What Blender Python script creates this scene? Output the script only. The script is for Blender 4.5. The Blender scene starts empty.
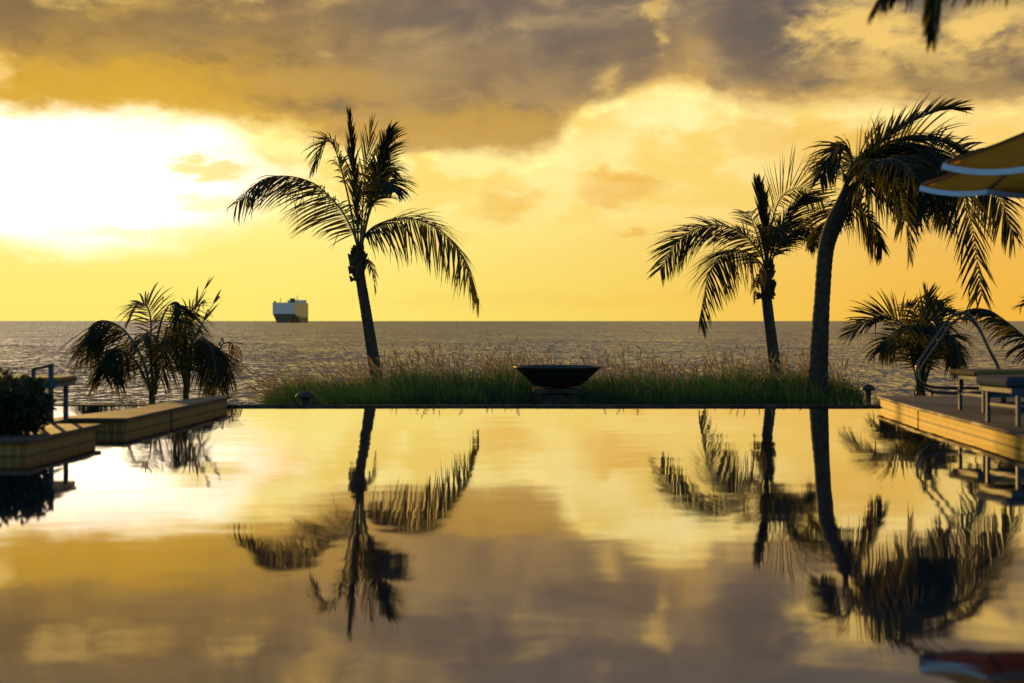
import bpy, bmesh, math, random
from mathutils import Vector, Matrix, Euler
R = math.radians
rnd = random.Random(11)
S = bpy.context.scene
COL = S.collection

# ------------------------------------------------------------------ camera
F = 1422.2            # focal length in picture widths of 1024 (50 mm on 36 mm)
HZ = 321.0            # row of the horizon
EYE = 1.3             # eye height over the pool water
cam_d = bpy.data.cameras.new('camera'); cam = bpy.data.objects.new('camera', cam_d); COL.objects.link(cam)
cam.location = (0, 0, EYE); cam.rotation_euler = (R(90), 0, 0)
cam_d.lens = 50; cam_d.sensor_width = 36; cam_d.shift_y = -20.5/1024
cam_d.clip_start = 0.1; cam_d.clip_end = 90000
cam_d.dof.use_dof = True; cam_d.dof.focus_distance = 42; cam_d.dof.aperture_fstop = 1.3
S.camera = cam
S.render.engine = 'CYCLES'
S.view_settings.view_transform = 'Standard'; S.view_settings.look = 'None'
S.view_settings.exposure = 0; S.view_settings.gamma = 1; S.view_settings.use_curve_mapping = False
S.cycles.max_bounces = 6; S.cycles.transparent_max_bounces = 8; S.cycles.sample_clamp_indirect = 4
S.cycles.caustics_reflective = False; S.cycles.caustics_refractive = False

SUN_AZ, SUN_EL = -23.0, 5.5     # degrees left of straight ahead, above the horizon

# ------------------------------------------------------------------ node helper
class V:
    """a socket with arithmetic"""
    nt = None
    def __init__(s, sock): s.s = sock
    @staticmethod
    def put(inp, v):
        if isinstance(v, V): V.nt.links.new(v.s, inp)
        else: inp.default_value = v
    @staticmethod
    def m(op, *a, clamp=False):
        n = V.nt.nodes.new('ShaderNodeMath'); n.operation = op; n.use_clamp = clamp
        for i, v in enumerate(a): V.put(n.inputs[i], v)
        return V(n.outputs[0])
    def __add__(s, o): return V.m('ADD', s, o)
    __radd__ = __add__
    def __sub__(s, o): return V.m('SUBTRACT', s, o)
    def __rsub__(s, o): return V.m('SUBTRACT', o, s)
    def __mul__(s, o): return V.m('MULTIPLY', s, o)
    __rmul__ = __mul__
    def __truediv__(s, o): return V.m('DIVIDE', s, o)
    def __pow__(s, o): return V.m('POWER', s, o)

def sstep(x, a, b):
    n = V.nt.nodes.new('ShaderNodeMapRange'); n.interpolation_type = 'SMOOTHSTEP'
    V.put(n.inputs[0], x); V.put(n.inputs[1], a); V.put(n.inputs[2], b)
    return V(n.outputs[0])
def curve(x, pts):
    """piecewise smooth y(x) through points, by a float curve"""
    x0, x1 = pts[0][0], pts[-1][0]; ys = [p[1] for p in pts]; y0, y1 = min(ys), max(ys)
    n = V.nt.nodes.new('ShaderNodeFloatCurve'); c = n.mapping.curves[0]
    q = [((a-x0)/(x1-x0), (b-y0)/(y1-y0)) for a, b in pts]
    c.points[0].location = q[0]; c.points[-1].location = q[-1]
    for p in q[1:-1]: c.points.new(*p)
    n.mapping.update()
    V.put(n.inputs[1], V.m('DIVIDE', x - x0, x1-x0, clamp=True))
    return V(n.outputs[0])*(y1-y0) + y0
def gauss(A, E, a0, e0, sa, se):
    d = ((A-a0)/sa)**2.0; e = ((E-e0)/se); e = e*e; dd = (A-a0)/sa
    return V.m('EXPONENT', (dd*dd + e)*-1.0)
def mixc(f, a, b):
    n = V.nt.nodes.new('ShaderNodeMix'); n.data_type = 'RGBA'
    V.put(n.inputs[0], f)
    for i, v in ((6, a), (7, b)):
        if isinstance(v, V): V.nt.links.new(v.s, n.inputs[i])
        else: n.inputs[i].default_value = (*v, 1)
    return V(n.outputs[2])
def addc(a, f, c):
    """a + f*c"""
    n = V.nt.nodes.new('ShaderNodeMix'); n.data_type = 'RGBA'; n.blend_type = 'ADD'
    V.put(n.inputs[0], f); V.nt.links.new(a.s, n.inputs[6]); n.inputs[7].default_value = (*c, 1)
    n.clamp_factor = False
    return V(n.outputs[2])
def noise(vec, scale, detail=6, rough=.55, dist=0.0, lac=2.0):
    n = V.nt.nodes.new('ShaderNodeTexNoise'); n.inputs['Scale'].default_value = scale
    n.inputs['Detail'].default_value = detail; n.inputs['Roughness'].default_value = rough
    n.inputs['Distortion'].default_value = dist; n.inputs['Lacunarity'].default_value = lac
    if vec is not None: V.nt.links.new(vec.s, n.inputs['Vector'])
    return V(n.outputs[0])
def xyz(x, y, z):
    n = V.nt.nodes.new('ShaderNodeCombineXYZ')
    for i, v in enumerate((x, y, z)): V.put(n.inputs[i], v)
    return V(n.outputs[0])

# ------------------------------------------------------------------ world: evening sky
W = bpy.data.worlds.new('World'); S.world = W; W.use_nodes = True
nt = W.node_tree; nt.nodes.clear(); V.nt = nt
out = nt.nodes.new('ShaderNodeOutputWorld'); bg = nt.nodes.new('ShaderNodeBackground')
nt.links.new(bg.outputs[0], out.inputs[0])
SKY_K = 0.1; bg.inputs[1].default_value = SKY_K
sky = nt.nodes.new('ShaderNodeTexSky'); sky.sky_type = 'NISHITA'; sky.sun_disc = False
sky.sun_elevation = R(SUN_EL); sky.sun_rotation = R(SUN_AZ); sky.air_density = 1.3; sky.dust_density = 2.0; sky.ozone_density = 1.5
tc = nt.nodes.new('ShaderNodeTexCoord'); sep = nt.nodes.new('ShaderNodeSeparateXYZ')
nt.links.new(tc.outputs['Generated'], sep.inputs[0])
dx, dy, dz = (V(sep.outputs[i]) for i in range(3))
A = V.m('ARCTAN2', dx, dy)*(180/math.pi)      # azimuth, degrees right of straight ahead
E = V.m('ARCSINE', dz)*(180/math.pi)          # elevation, degrees
def ang(x, y): return math.degrees(math.atan((x-512)/F)), math.degrees(math.atan((HZ-y)/F))

cv = xyz(dx, dy, dz*1.9)
n_warp = noise(xyz(dx, dy, dz*1.5), 5.0, 3)
cv2 = xyz(dx + (n_warp-.5)*.10, dy, dz*1.9 + (n_warp-.5)*.07)
n_big = noise(cv2, 7.0, 5, .55)
n_mid = noise(cv2, 19.0, 8, .60)
n_fine = noise(xyz(dx + (n_big-.5)*.08, dy, dz*2.3), 46.0, 6, .62)
n_str = noise(xyz(dx, dy, dz*6.0), 11.0, 5, .55)

def vadd(a, off):
    n = nt.nodes.new('ShaderNodeVectorMath'); n.operation = 'ADD'; nt.links.new(a.s, n.inputs[0]); n.inputs[1].default_value = off; return V(n.outputs[0])
SUNW = (-.012, 0, -.020)                     # step toward the sun in cloud space: the side of a lump facing it is lit
cv3 = vadd(cv2, (3.1, 1.7, .4))
n_lump = noise(cv3, 10.0, 6, .52, .2)
lit = n_lump - noise(vadd(cv3, SUNW), 10.0, 6, .52, .2)
lit_big = n_big - noise(vadd(cv2, (-.03, 0, -.045)), 7.0, 5, .55)

# clear air low down: pale yellow under the sun, orange gold to the right
low = mixc(sstep(A, -12, 24), (.98, .80, .17), (.90, .46, .052))
low2 = mixc(sstep(A, -10, 24), (1.0, .83, .25), (.90, .50, .10))
clear = mixc(sstep(E, .3, 4.5), low, low2)
# thin sunlit veil with brighter and duller patches
veil = sstep(E + (n_mid-.5)*3.0, 2.6, 5.8)
tone = sstep(n_mid*.40 + n_fine*.25 + n_big*.10 + n_lump*.25 + lit*1.4, .40, .60)
veilc = mixc(tone, (.98, .68, .17), mixc(sstep(A, -12, 22), (1.1, .92, .36), (1.02, .74, .26)))
c = mixc(veil*.80, clear, veilc)
# small loose clouds
for (x, y, sx, sy, k) in ((618, 187, 46, 20, .85), (500, 205, 40, 22, .55), (630, 237, 18, 7, .7), (860, 160, 80, 32, .55), (760, 140, 40, 20, .4), (420, 240, 50, 8, .3), (560, 300, 220, 9, .15), (960, 240, 120, 25, .4), (720, 230, 60, 9, .3)):
    a, e = ang(x, y)
    g = gauss(A + (n_mid-.5)*3.2, E + (n_fine-.5)*1.5 + (n_mid-.5)*1.2, a, e, sx/24.8, sy/24.8)
    c = mixc(sstep(g, .15, .85)*k, c, (.86, .48, .085))
# glow of the sun behind the thin cloud
ga, ge = ang(72, 184)
Aw = A + (n_mid-.5)*5.0 + (n_big-.5)*3; Ew = E + (n_fine-.5)*.7 + (n_mid-.5)*1.6 + (n_str-.5)*.8
glow = gauss(Aw, Ew, ga, ge, 7.6, 2.75)
c = addc(c, sstep(glow, .20, .62)*1.0, (.55, .48, .80))
c = addc(c, sstep(glow, .55, 1.0)*.8, (1.0, .85, .5))
halo = gauss(A, E, ga, ge, 15.0, 5.2)
c = addc(c, halo*.09, (1.0, .80, .20))
for (x, y, sx, sy, k) in ((205, 172, 46, 12, .85), (225, 205, 60, 9, .5), (150, 235, 90, 7, .35)):
    a, e = ang(x, y)
    g = gauss(A + (n_mid-.5)*3.0, E + (n_fine-.5)*1.6, a, e, sx/24.8, sy/24.8)
    c = mixc(sstep(g, .2, .8)*k, c, (.96, .76, .22))
# bright lit cumulus band under the bank on the right
for (x, y, sx, sy, k) in ((655, 118, 90, 26, .9), (590, 150, 70, 22, .5), (560, 190, 90, 20, .3), (880, 118, 110, 20, .3)):
    a, e = ang(x, y)
    g = gauss(Aw, Ew, a, e, sx/24.8, sy/24.8)
    c = mixc(sstep(g*(.45+n_fine), .25, .95)*k, c, (1.15, .94, .42))

# the dark bank above
edge = curve(A, [(-60, 9.5), (-24, 8.1), (-19.8, 7.9), (-14, 7.8), (-9.7, 7.6), (-6, 6.9), (-2.5, 6.75), (.3, 6.7), (2.2, 7.8), (4.2, 8.8), (7.5, 9.0), (11, 8.8), (14, 8.6), (20, 8.5), (30, 8.3), (60, 9)])
dist = E - edge + (n_lump-.5)*2.2 + (n_mid-.5)*1.6 + (n_big-.5)*2.2 + (n_fine-.5)*1.0
holes = None
for (x, y, sx, sy, k) in ((55, 8, 60, 12, 1.0), (248, -4, 40, 12, 1.0), (425, 62, 28, 16, .7), (545, 55, 40, 20, .4)):
    a, e = ang(x, y)
    g = gauss(A + (n_mid-.5)*2.6, E + (n_fine-.5)*1.5, a, e, sx/24.8, sy/24.8)*k
    holes = g if holes is None else holes + g
thick = dist - holes*V.m('MAXIMUM', .62 + (n_fine-.5)*3.6 + (n_mid-.5)*2.2, 0.0)
cover = sstep(thick, -.42, .70)
depth = sstep(thick, .0, 3.4)
side = sstep(A, -16, 2)
thin_c = mixc(side, (.80, .45, .042), (.70, .41, .11))
deep_c = mixc(sstep(A, -22, 4), (.36, .215, .062), mixc(sstep(A, 2, 12), (.270, .185, .112), (.185, .142, .105)))
body = mixc(depth, thin_c, deep_c)
mott = sstep(n_mid*.55 + n_fine*.30 + n_str*.15, .40, .60)
body = mixc(mott*.55*sstep(E, 30, 9), body, mixc(side, (.60, .35, .075), (.46, .29, .125)))
# the bank darkens to a purple grey away from its lit lower side
upper = sstep(E + (n_big-.5)*9.0 + (n_mid-.5)*4.0, 9.5, 14.5)
body = mixc(upper*.72, body, mixc(sstep(A, -16, 6), (.22, .160, .105), (.158, .138, .132)))
# relief: the sunward faces of the lumps warm and light, the far faces mauve
rel = lit*5.0 + lit_big*2.4
body = mixc(sstep(rel, .0, .95)*.75, body, mixc(side, (.84, .50, .09), (.60, .40, .175)))
body = mixc(sstep(rel, .0, -.95)*.75, body, mixc(sstep(A, -18, 2), (.22, .135, .052), (.150, .118, .098)))
# broad darker and warmer masses of the bank
Aq = A + (n_mid-.5)*4.0 + (n_big-.5)*3.0; Eq = E + (n_mid-.5)*1.8 + (n_fine-.5)*.8
for (x, y, sx, sy, k, col) in ((430, 8, 120, 30, .65, (.150, .118, .098)), (600, 55, 62, 52, .70, (.165, .125, .100)), (765, 30, 72, 58, .85, (.140, .112, .095)), (20, 18, 50, 24, .5, (.21, .135, .062)),
                         (960, 88, 110, 20, .6, (.22, .155, .085)), (180, 16, 90, 20, .4, (.23, .15, .07)), (1010, 8, 70, 14, .6, (.16, .12, .09)),
                         (90, 92, 190, 26, .75, (.72, .41, .045)), (330, 84, 120, 16, .65, (.56, .33, .085)), (480, 128, 80, 24, .75, (.60, .35, .07)), (420, 70, 50, 24, .5, (.46, .31, .13)), (560, 90, 50, 24, .4, (.44, .29, .12))):
    a, e = ang(x, y)
    body = mixc(sstep(gauss(Aq, Eq, a, e, sx/24.8, sy/24.8), .08, .9)*k, body, col)
# sun-side rims
rim = sstep(thick, -.75, -.1)*sstep(thick, .55, -.05)
c = mixc(cover, c, body)
c = addc(c, rim*sstep(n_fine, .42, .70)*.30, (1.0, .70, .20))
# gold lit lumps showing in the bank
for (x, y, sx, sy, k) in ((858, 36, 72, 38, 1.0), (985, 44, 56, 25, 1.0), (930, 70, 120, 30, .4), (651, 20, 13, 36, .6), (612, 78, 14, 18, .55), (3, 80, 24, 15, 1.0), (62, 6, 60, 14, .5), (246, -2, 36, 12, .5)):
    a, e = ang(x, y)
    g = gauss(A + (n_mid-.5)*3.0, E + (n_fine-.5)*1.2, a, e, sx/24.8, sy/24.8)
    f = g*(.72 + (n_fine-.5)*2.4 + (n_lump-.5)*1.8 + lit*4.0)
    c = mixc(sstep(f, .04, .95)*.9*k, c, (.95, .62, .17))
c = mixc(sstep(E + (n_big-.5)*6, 13, 19)*.8, c, (.165, .142, .142))
# out of the bank: high grey blue evening sky, by the atmosphere model overhead and behind the viewer
nish = V(sky.outputs[0])
k10 = nt.nodes.new('ShaderNodeVectorMath'); k10.operation = 'SCALE'; nt.links.new(c.s, k10.inputs[0]); k10.inputs['Scale'].default_value = 1/SKY_K
front = V(k10.outputs[0])
tint = nt.nodes.new('ShaderNodeMix'); tint.data_type = 'RGBA'; tint.blend_type = 'MULTIPLY'; tint.inputs[0].default_value = 1
nt.links.new(nish.s, tint.inputs[6]); tint.inputs[7].default_value = (1.6, 2.15, 3.1, 1)
away = V.m('MAXIMUM', sstep(V.m('ABSOLUTE', A), 34, 80), sstep(E, 20, 48))
fin = mixc(away, front, V(tint.outputs[2]))
nt.links.new(fin.s, bg.inputs[0])

sun_d = bpy.data.lights.new('sun', 'SUN'); sun = bpy.data.objects.new('sun', sun_d); COL.objects.link(sun)
sun_d.energy = 5.0; sun_d.color = (1, .58, .13); sun_d.angle = R(.6)
sv = Vector((math.sin(R(SUN_AZ))*math.cos(R(SUN_EL)), math.cos(R(SUN_AZ))*math.cos(R(SUN_EL)), math.sin(R(SUN_EL))))
sun.rotation_euler = sv.to_track_quat('Z', 'Y').to_euler()

# ------------------------------------------------------------------ materials
def mat(name, col, rough=.6, spec=.5, ior=1.45, metal=0, var=None, vscale=6, bump=0, bscale=30, trans=0, tcol=None):
    """procedural principled material: two-tone noise colour, noise bump, optional translucency"""
    m = bpy.data.materials.new(name); m.use_nodes = True; t = m.node_tree; V.nt = t
    b = t.nodes['Principled BSDF']; b.inputs['Roughness'].default_value = rough
    b.inputs['Specular IOR Level'].default_value = spec; b.inputs['IOR'].default_value = ior; b.inputs['Metallic'].default_value = metal
    g = t.nodes.new('ShaderNodeNewGeometry'); pos = V(g.outputs['Position'])
    col2 = var or tuple(v*.7 for v in col)
    f = sstep(noise(pos, vscale, 5, .6), .35, .65)
    cc = mixc(f, col, col2); t.links.new(cc.s, b.inputs['Base Color'])
    if bump:
        bp = t.nodes.new('ShaderNodeBump'); bp.inputs['Strength'].default_value = bump; bp.inputs['Distance'].default_value = .02
        t.links.new(noise(pos, bscale, 4, .6).s, bp.inputs['Height']); t.links.new(bp.outputs[0], b.inputs['Normal'])
    if trans:
        tr = t.nodes.new('ShaderNodeBsdfTranslucent'); tr.inputs[0].default_value = (*(tcol or col), 1)
        mx = t.nodes.new('ShaderNodeMixShader'); mx.inputs[0].default_value = trans
        t.links.new(b.outputs[0], mx.inputs[1]); t.links.new(tr.outputs[0], mx.inputs[2])
        t.links.new(mx.outputs[0], t.nodes['Material Output'].inputs[0])
    return m

M = {}
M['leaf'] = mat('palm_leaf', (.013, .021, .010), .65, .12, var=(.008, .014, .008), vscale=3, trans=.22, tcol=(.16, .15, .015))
M['dryleaf'] = mat('dry_palm_leaf', (.13, .085, .035), .6, .3, var=(.075, .048, .02), vscale=4, trans=.22, tcol=(.22, .14, .03))
M['rachis'] = mat('leaf_stalk', (.075, .075, .025), .45, .4, var=(.05, .055, .02))
M['trunk'] = mat('palm_trunk', (.085, .068, .050), .85, .25, var=(.045, .036, .028), vscale=9, bump=.8, bscale=22)
M['sheath'] = mat('palm_sheath', (.09, .085, .055), .6, .4, var=(.05, .04, .022), vscale=7, bump=.5, bscale=25)
M['fibre'] = mat('palm_fibre', (.10, .065, .032), .9, .2, var=(.05, .032, .016), vscale=12, bump=.8, bscale=40)
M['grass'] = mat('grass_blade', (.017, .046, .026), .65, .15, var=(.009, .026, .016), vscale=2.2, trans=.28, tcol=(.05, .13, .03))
M['seed'] = mat('grass_seed_head', (.42, .32, .17), .85, .2, var=(.30, .21, .11), vscale=3, trans=.5, tcol=(.60, .50, .26))
M['soil'] = mat('soil', (.07, .052, .035), .95, .2, var=(.11, .085, .06), vscale=1.5, bump=.6, bscale=9)
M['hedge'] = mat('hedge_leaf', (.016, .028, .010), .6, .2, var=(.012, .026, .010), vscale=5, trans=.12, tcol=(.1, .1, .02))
M['stem'] = mat('woody_stem', (.06, .045, .03), .85, .2)
M['white'] = mat('shaded_white_paint', (.045, .080, .135), .5, .25, var=(.036, .066, .115), vscale=10)  # white frames, their blue skylit shade put into the colour
M['wood'] = mat('armrest_wood', (.12, .06, .03), .6, .3, var=(.07, .04, .02), vscale=14)
M['cushion'] = mat('cushion_fabric', (.20, .14, .055), .85, .2, var=(.16, .11, .04), vscale=5, bump=.25, bscale=60)
M['cushion_shaded'] = mat('shaded_cushion_fabric', (.035, .058, .095), .85, .1, var=(.028, .047, .08), vscale=8)  # pale cushion with its blue shade put into the fabric colour
M['steel'] = mat('brushed_steel', (.13, .11, .09), .24, .5, metal=1, var=(.09, .08, .07), vscale=12)
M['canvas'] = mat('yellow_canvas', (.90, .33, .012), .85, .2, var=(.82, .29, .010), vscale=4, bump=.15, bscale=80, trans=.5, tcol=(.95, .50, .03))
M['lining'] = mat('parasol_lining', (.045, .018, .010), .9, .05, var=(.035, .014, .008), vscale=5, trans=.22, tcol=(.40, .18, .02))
M['trim'] = mat('skylit_white_trim', (.55, .74, .90), .7, .3, var=(.50, .70, .88), vscale=9)  # white trim, the blue skylight on it put into the colour
M['seam'] = mat('parasol_rib_tape', (.20, .065, .02), .7, .3)
M['iron'] = mat('dark_iron', (.018, .018, .019), .55, .4, metal=0, var=(.028, .025, .022), vscale=12, bump=.3, bscale=30)
M['darkstone'] = mat('dark_stone', (.085, .070, .058), .85, .12, var=(.035, .032, .03), vscale=5, bump=.5, bscale=18)
M['hullhazed'] = mat('ship_hazed_paint', (.95, .82, .70), .5, .4, var=(.90, .76, .64), vscale=.15)  # hull paint lightened to stand in for haze over the ship
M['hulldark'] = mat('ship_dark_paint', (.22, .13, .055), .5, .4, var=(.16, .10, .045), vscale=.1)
M['hullside'] = mat('ship_goldlit_paint', (.92, .62, .24), .4, .5, var=(.88, .57, .20), vscale=.12)  # golden light on the right side put into the paint colour
M['shipdeck'] = mat('ship_deck_paint', (.20, .17, .12), .6, .4)
M['lens'] = mat('lamp_lens', (.05, .05, .045), .6, .2)

def deck_mat():
    """paving of large dark slabs, a little wet"""
    m = bpy.data.materials.new('dark_paving'); m.use_nodes = True; t = m.node_tree; V.nt = t; b = t.nodes['Principled BSDF']
    g = t.nodes.new('ShaderNodeNewGeometry'); pos = V(g.outputs['Position'])
    br = t.nodes.new('ShaderNodeTexBrick'); t.links.new(pos.s, br.inputs['Vector']); br.inputs['Scale'].default_value = 1
    br.inputs['Brick Width'].default_value = .6; br.inputs['Row Height'].default_value = .6; br.inputs['Mortar Size'].default_value = .006; br.offset = 0
    br.inputs['Color1'].default_value = (.090, .055, .034, 1); br.inputs['Color2'].default_value = (.070, .043, .028, 1); br.inputs['Mortar'].default_value = (.045, .034, .026, 1)
    n1 = noise(pos, 2.2, 6, .6); n2 = noise(pos, 40, 4, .6)
    cc = mixc(sstep(n1, .35, .7)*.6, V(br.outputs[0]), (.055, .037, .026)); t.links.new(cc.s, b.inputs['Base Color'])
    t.links.new((sstep(n1, .3, .7)*.25 + .62).s, b.inputs['Roughness'])
    bp = t.nodes.new('ShaderNodeBump'); bp.inputs['Strength'].default_value = .35; bp.inputs['Distance'].default_value = .01
    t.links.new(n2.s, bp.inputs['Height']); t.links.new(bp.outputs[0], b.inputs['Normal'])
    return m
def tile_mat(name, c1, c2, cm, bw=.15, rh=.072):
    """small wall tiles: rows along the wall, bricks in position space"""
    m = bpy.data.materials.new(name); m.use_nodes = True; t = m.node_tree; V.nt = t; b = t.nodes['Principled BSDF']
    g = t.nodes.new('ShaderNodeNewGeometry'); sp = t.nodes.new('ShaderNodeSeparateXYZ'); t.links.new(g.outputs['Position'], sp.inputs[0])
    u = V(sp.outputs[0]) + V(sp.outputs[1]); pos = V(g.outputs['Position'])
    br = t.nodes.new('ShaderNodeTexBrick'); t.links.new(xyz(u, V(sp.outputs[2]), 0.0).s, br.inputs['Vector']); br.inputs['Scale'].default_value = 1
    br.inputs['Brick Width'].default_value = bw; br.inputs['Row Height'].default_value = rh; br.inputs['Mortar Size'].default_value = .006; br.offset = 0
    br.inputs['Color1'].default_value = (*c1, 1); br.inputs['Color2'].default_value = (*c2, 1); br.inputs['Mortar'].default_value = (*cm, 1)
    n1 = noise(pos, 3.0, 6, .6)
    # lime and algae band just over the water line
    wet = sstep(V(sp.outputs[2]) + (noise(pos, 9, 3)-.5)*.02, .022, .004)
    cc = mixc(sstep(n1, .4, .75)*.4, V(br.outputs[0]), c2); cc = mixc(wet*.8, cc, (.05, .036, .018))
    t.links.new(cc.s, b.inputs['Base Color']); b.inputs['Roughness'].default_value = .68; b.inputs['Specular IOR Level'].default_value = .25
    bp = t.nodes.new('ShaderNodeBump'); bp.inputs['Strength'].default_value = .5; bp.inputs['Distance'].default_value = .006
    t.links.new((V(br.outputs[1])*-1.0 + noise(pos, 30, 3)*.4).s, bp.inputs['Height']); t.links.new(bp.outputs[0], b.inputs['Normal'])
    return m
M['deck'] = deck_mat()
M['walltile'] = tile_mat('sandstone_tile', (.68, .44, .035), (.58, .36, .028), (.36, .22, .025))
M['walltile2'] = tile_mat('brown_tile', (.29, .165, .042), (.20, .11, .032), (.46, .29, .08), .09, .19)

def pool_mat(name, amp):
    """still water: a dark body under a mirror that strengthens toward grazing angles"""
    m = bpy.data.materials.new(name); m.use_nodes = True; t = m.node_tree; V.nt = t; b = t.nodes['Principled BSDF']
    b.inputs['Base Color'].default_value = (.012, .018, .036, 1); b.inputs['Roughness'].default_value = .5; b.inputs['Specular IOR Level'].default_value = 0
    gl = t.nodes.new('ShaderNodeBsdfGlossy'); gl.inputs['Roughness'].default_value = .028; gl.inputs['Color'].default_value = (1, .955, .85, 1)
    g = t.nodes.new('ShaderNodeNewGeometry'); sp = t.nodes.new('ShaderNodeSeparateXYZ'); t.links.new(g.outputs['Position'], sp.inputs[0])
    x, y = V(sp.outputs[0]), V(sp.outputs[1])
    h = noise(xyz(x*.35, y, 0.0), .55, 2, .4)*(amp*1.2) + noise(xyz(x*.55, y*1.0, 3.0), 2.1, 2, .5)*(amp*.34) + noise(xyz(x*.8, y, 7.0), 6.5, 2, .5)*(amp*.050)
    bp = t.nodes.new('ShaderNodeBump'); bp.inputs['Strength'].default_value = 1; bp.inputs['Distance'].default_value = 1
    t.links.new(h.s, bp.inputs['Height']); t.links.new(bp.outputs[0], gl.inputs['Normal'])
    lw = t.nodes.new('ShaderNodeLayerWeight'); lw.inputs['Blend'].default_value = .5
    mx = t.nodes.new('ShaderNodeMixShader'); t.links.new((V.m('POWER', V(lw.outputs['Facing']), 2.0)*.98 + .02).s, mx.inputs[0])
    t.links.new(b.outputs[0], mx.inputs[1]); t.links.new(gl.outputs[0], mx.inputs[2]); t.links.new(mx.outputs[0], t.nodes['Material Output'].inputs[0])
    return m
M['pool'] = pool_mat('pool_water', .0042)
def sea_mat():
    m = bpy.data.materials.new('sea_water'); m.use_nodes = True; t = m.node_tree; V.nt = t; b = t.nodes['Principled BSDF']
    b.inputs['Base Color'].default_value = (.050, .034, .046, 1); b.inputs['Roughness'].default_value = .18; b.inputs['IOR'].default_value = 1.34
    g = t.nodes.new('ShaderNodeNewGeometry'); sp = t.nodes.new('ShaderNodeSeparateXYZ'); t.links.new(g.outputs['Position'], sp.inputs[0])
    x, y = V(sp.outputs[0]), V(sp.outputs[1])
    def nc(sx, sy, w, sc, det, ro):
        n = t.nodes.new('ShaderNodeTexNoise'); n.inputs['Scale'].default_value = sc; n.inputs['Detail'].default_value = det; n.inputs['Roughness'].default_value = ro
        t.links.new(xyz(x*sx, y*sy, w).s, n.inputs['Vector']); q = t.nodes.new('ShaderNodeSeparateColor'); t.links.new(n.outputs['Color'], q.inputs[0])
        return V(q.outputs[0])-.5, V(q.outputs[1])-.5
    a1, b1 = nc(.6, .5, 0.0, .16, 3, .6); a2, b2 = nc(1.0, .40, 4.0, 1.5, 4, .65); a3, b3 = nc(1.0, .45, 8.0, 4.5, 3, .6)
    nx_ = a1*.20 + a2*.45 + a3*.45
    ny_ = b1*.14 + b2*.46 + b3*.62 - .107
    nv = t.nodes.new('ShaderNodeVectorMath'); nv.operation = 'NORMALIZE'; t.links.new(xyz(nx_, ny_, 1.0).s, nv.inputs[0])
    t.links.new(nv.outputs[0], b.inputs['Normal'])
    return m
M['sea'] = sea_mat()

# ------------------------------------------------------------------ object helpers
def P(x, y, d): return Vector(((x-512)/F*d, d, EYE + (HZ-y)/F*d))
def link(o, parent=None):
    COL.objects.link(o)
    if parent is not None: o.parent = parent
    return o
def thing(name, label, cat, loc, group=None, rz=0):
    o = bpy.data.objects.new(name, None); o.location = loc; o.rotation_euler = (0, 0, rz); o.empty_display_size = .2
    o['label'] = label; o['category'] = cat
    if group: o['group'] = group
    return link(o)
def inv(parent): return (Matrix.Translation(parent.location) @ parent.rotation_euler.to_matrix().to_4x4()).inverted()
def mesh(name, verts, faces, mats, parent=None, mi=None, smooth=False, local=False):
    """one mesh object; world-space vertices are brought into the parent's frame unless local"""
    me = bpy.data.meshes.new(name)
    if parent is not None and not local:
        im = inv(parent if parent.parent is None else parent.parent); verts = [im @ Vector(v) for v in verts]
    me.from_pydata([tuple(v) for v in verts], [], faces)
    for m in (mats if isinstance(mats, (list, tuple)) else [mats]): me.materials.append(M[m])
    if mi: me.polygons.foreach_set('material_index', mi)
    if smooth: me.polygons.foreach_set('use_smooth', [True]*len(me.polygons))
    me.update()
    return link(bpy.data.objects.new(name, me), parent)
def struct(o, kind='structure'): o['kind'] = kind; return o
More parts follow.
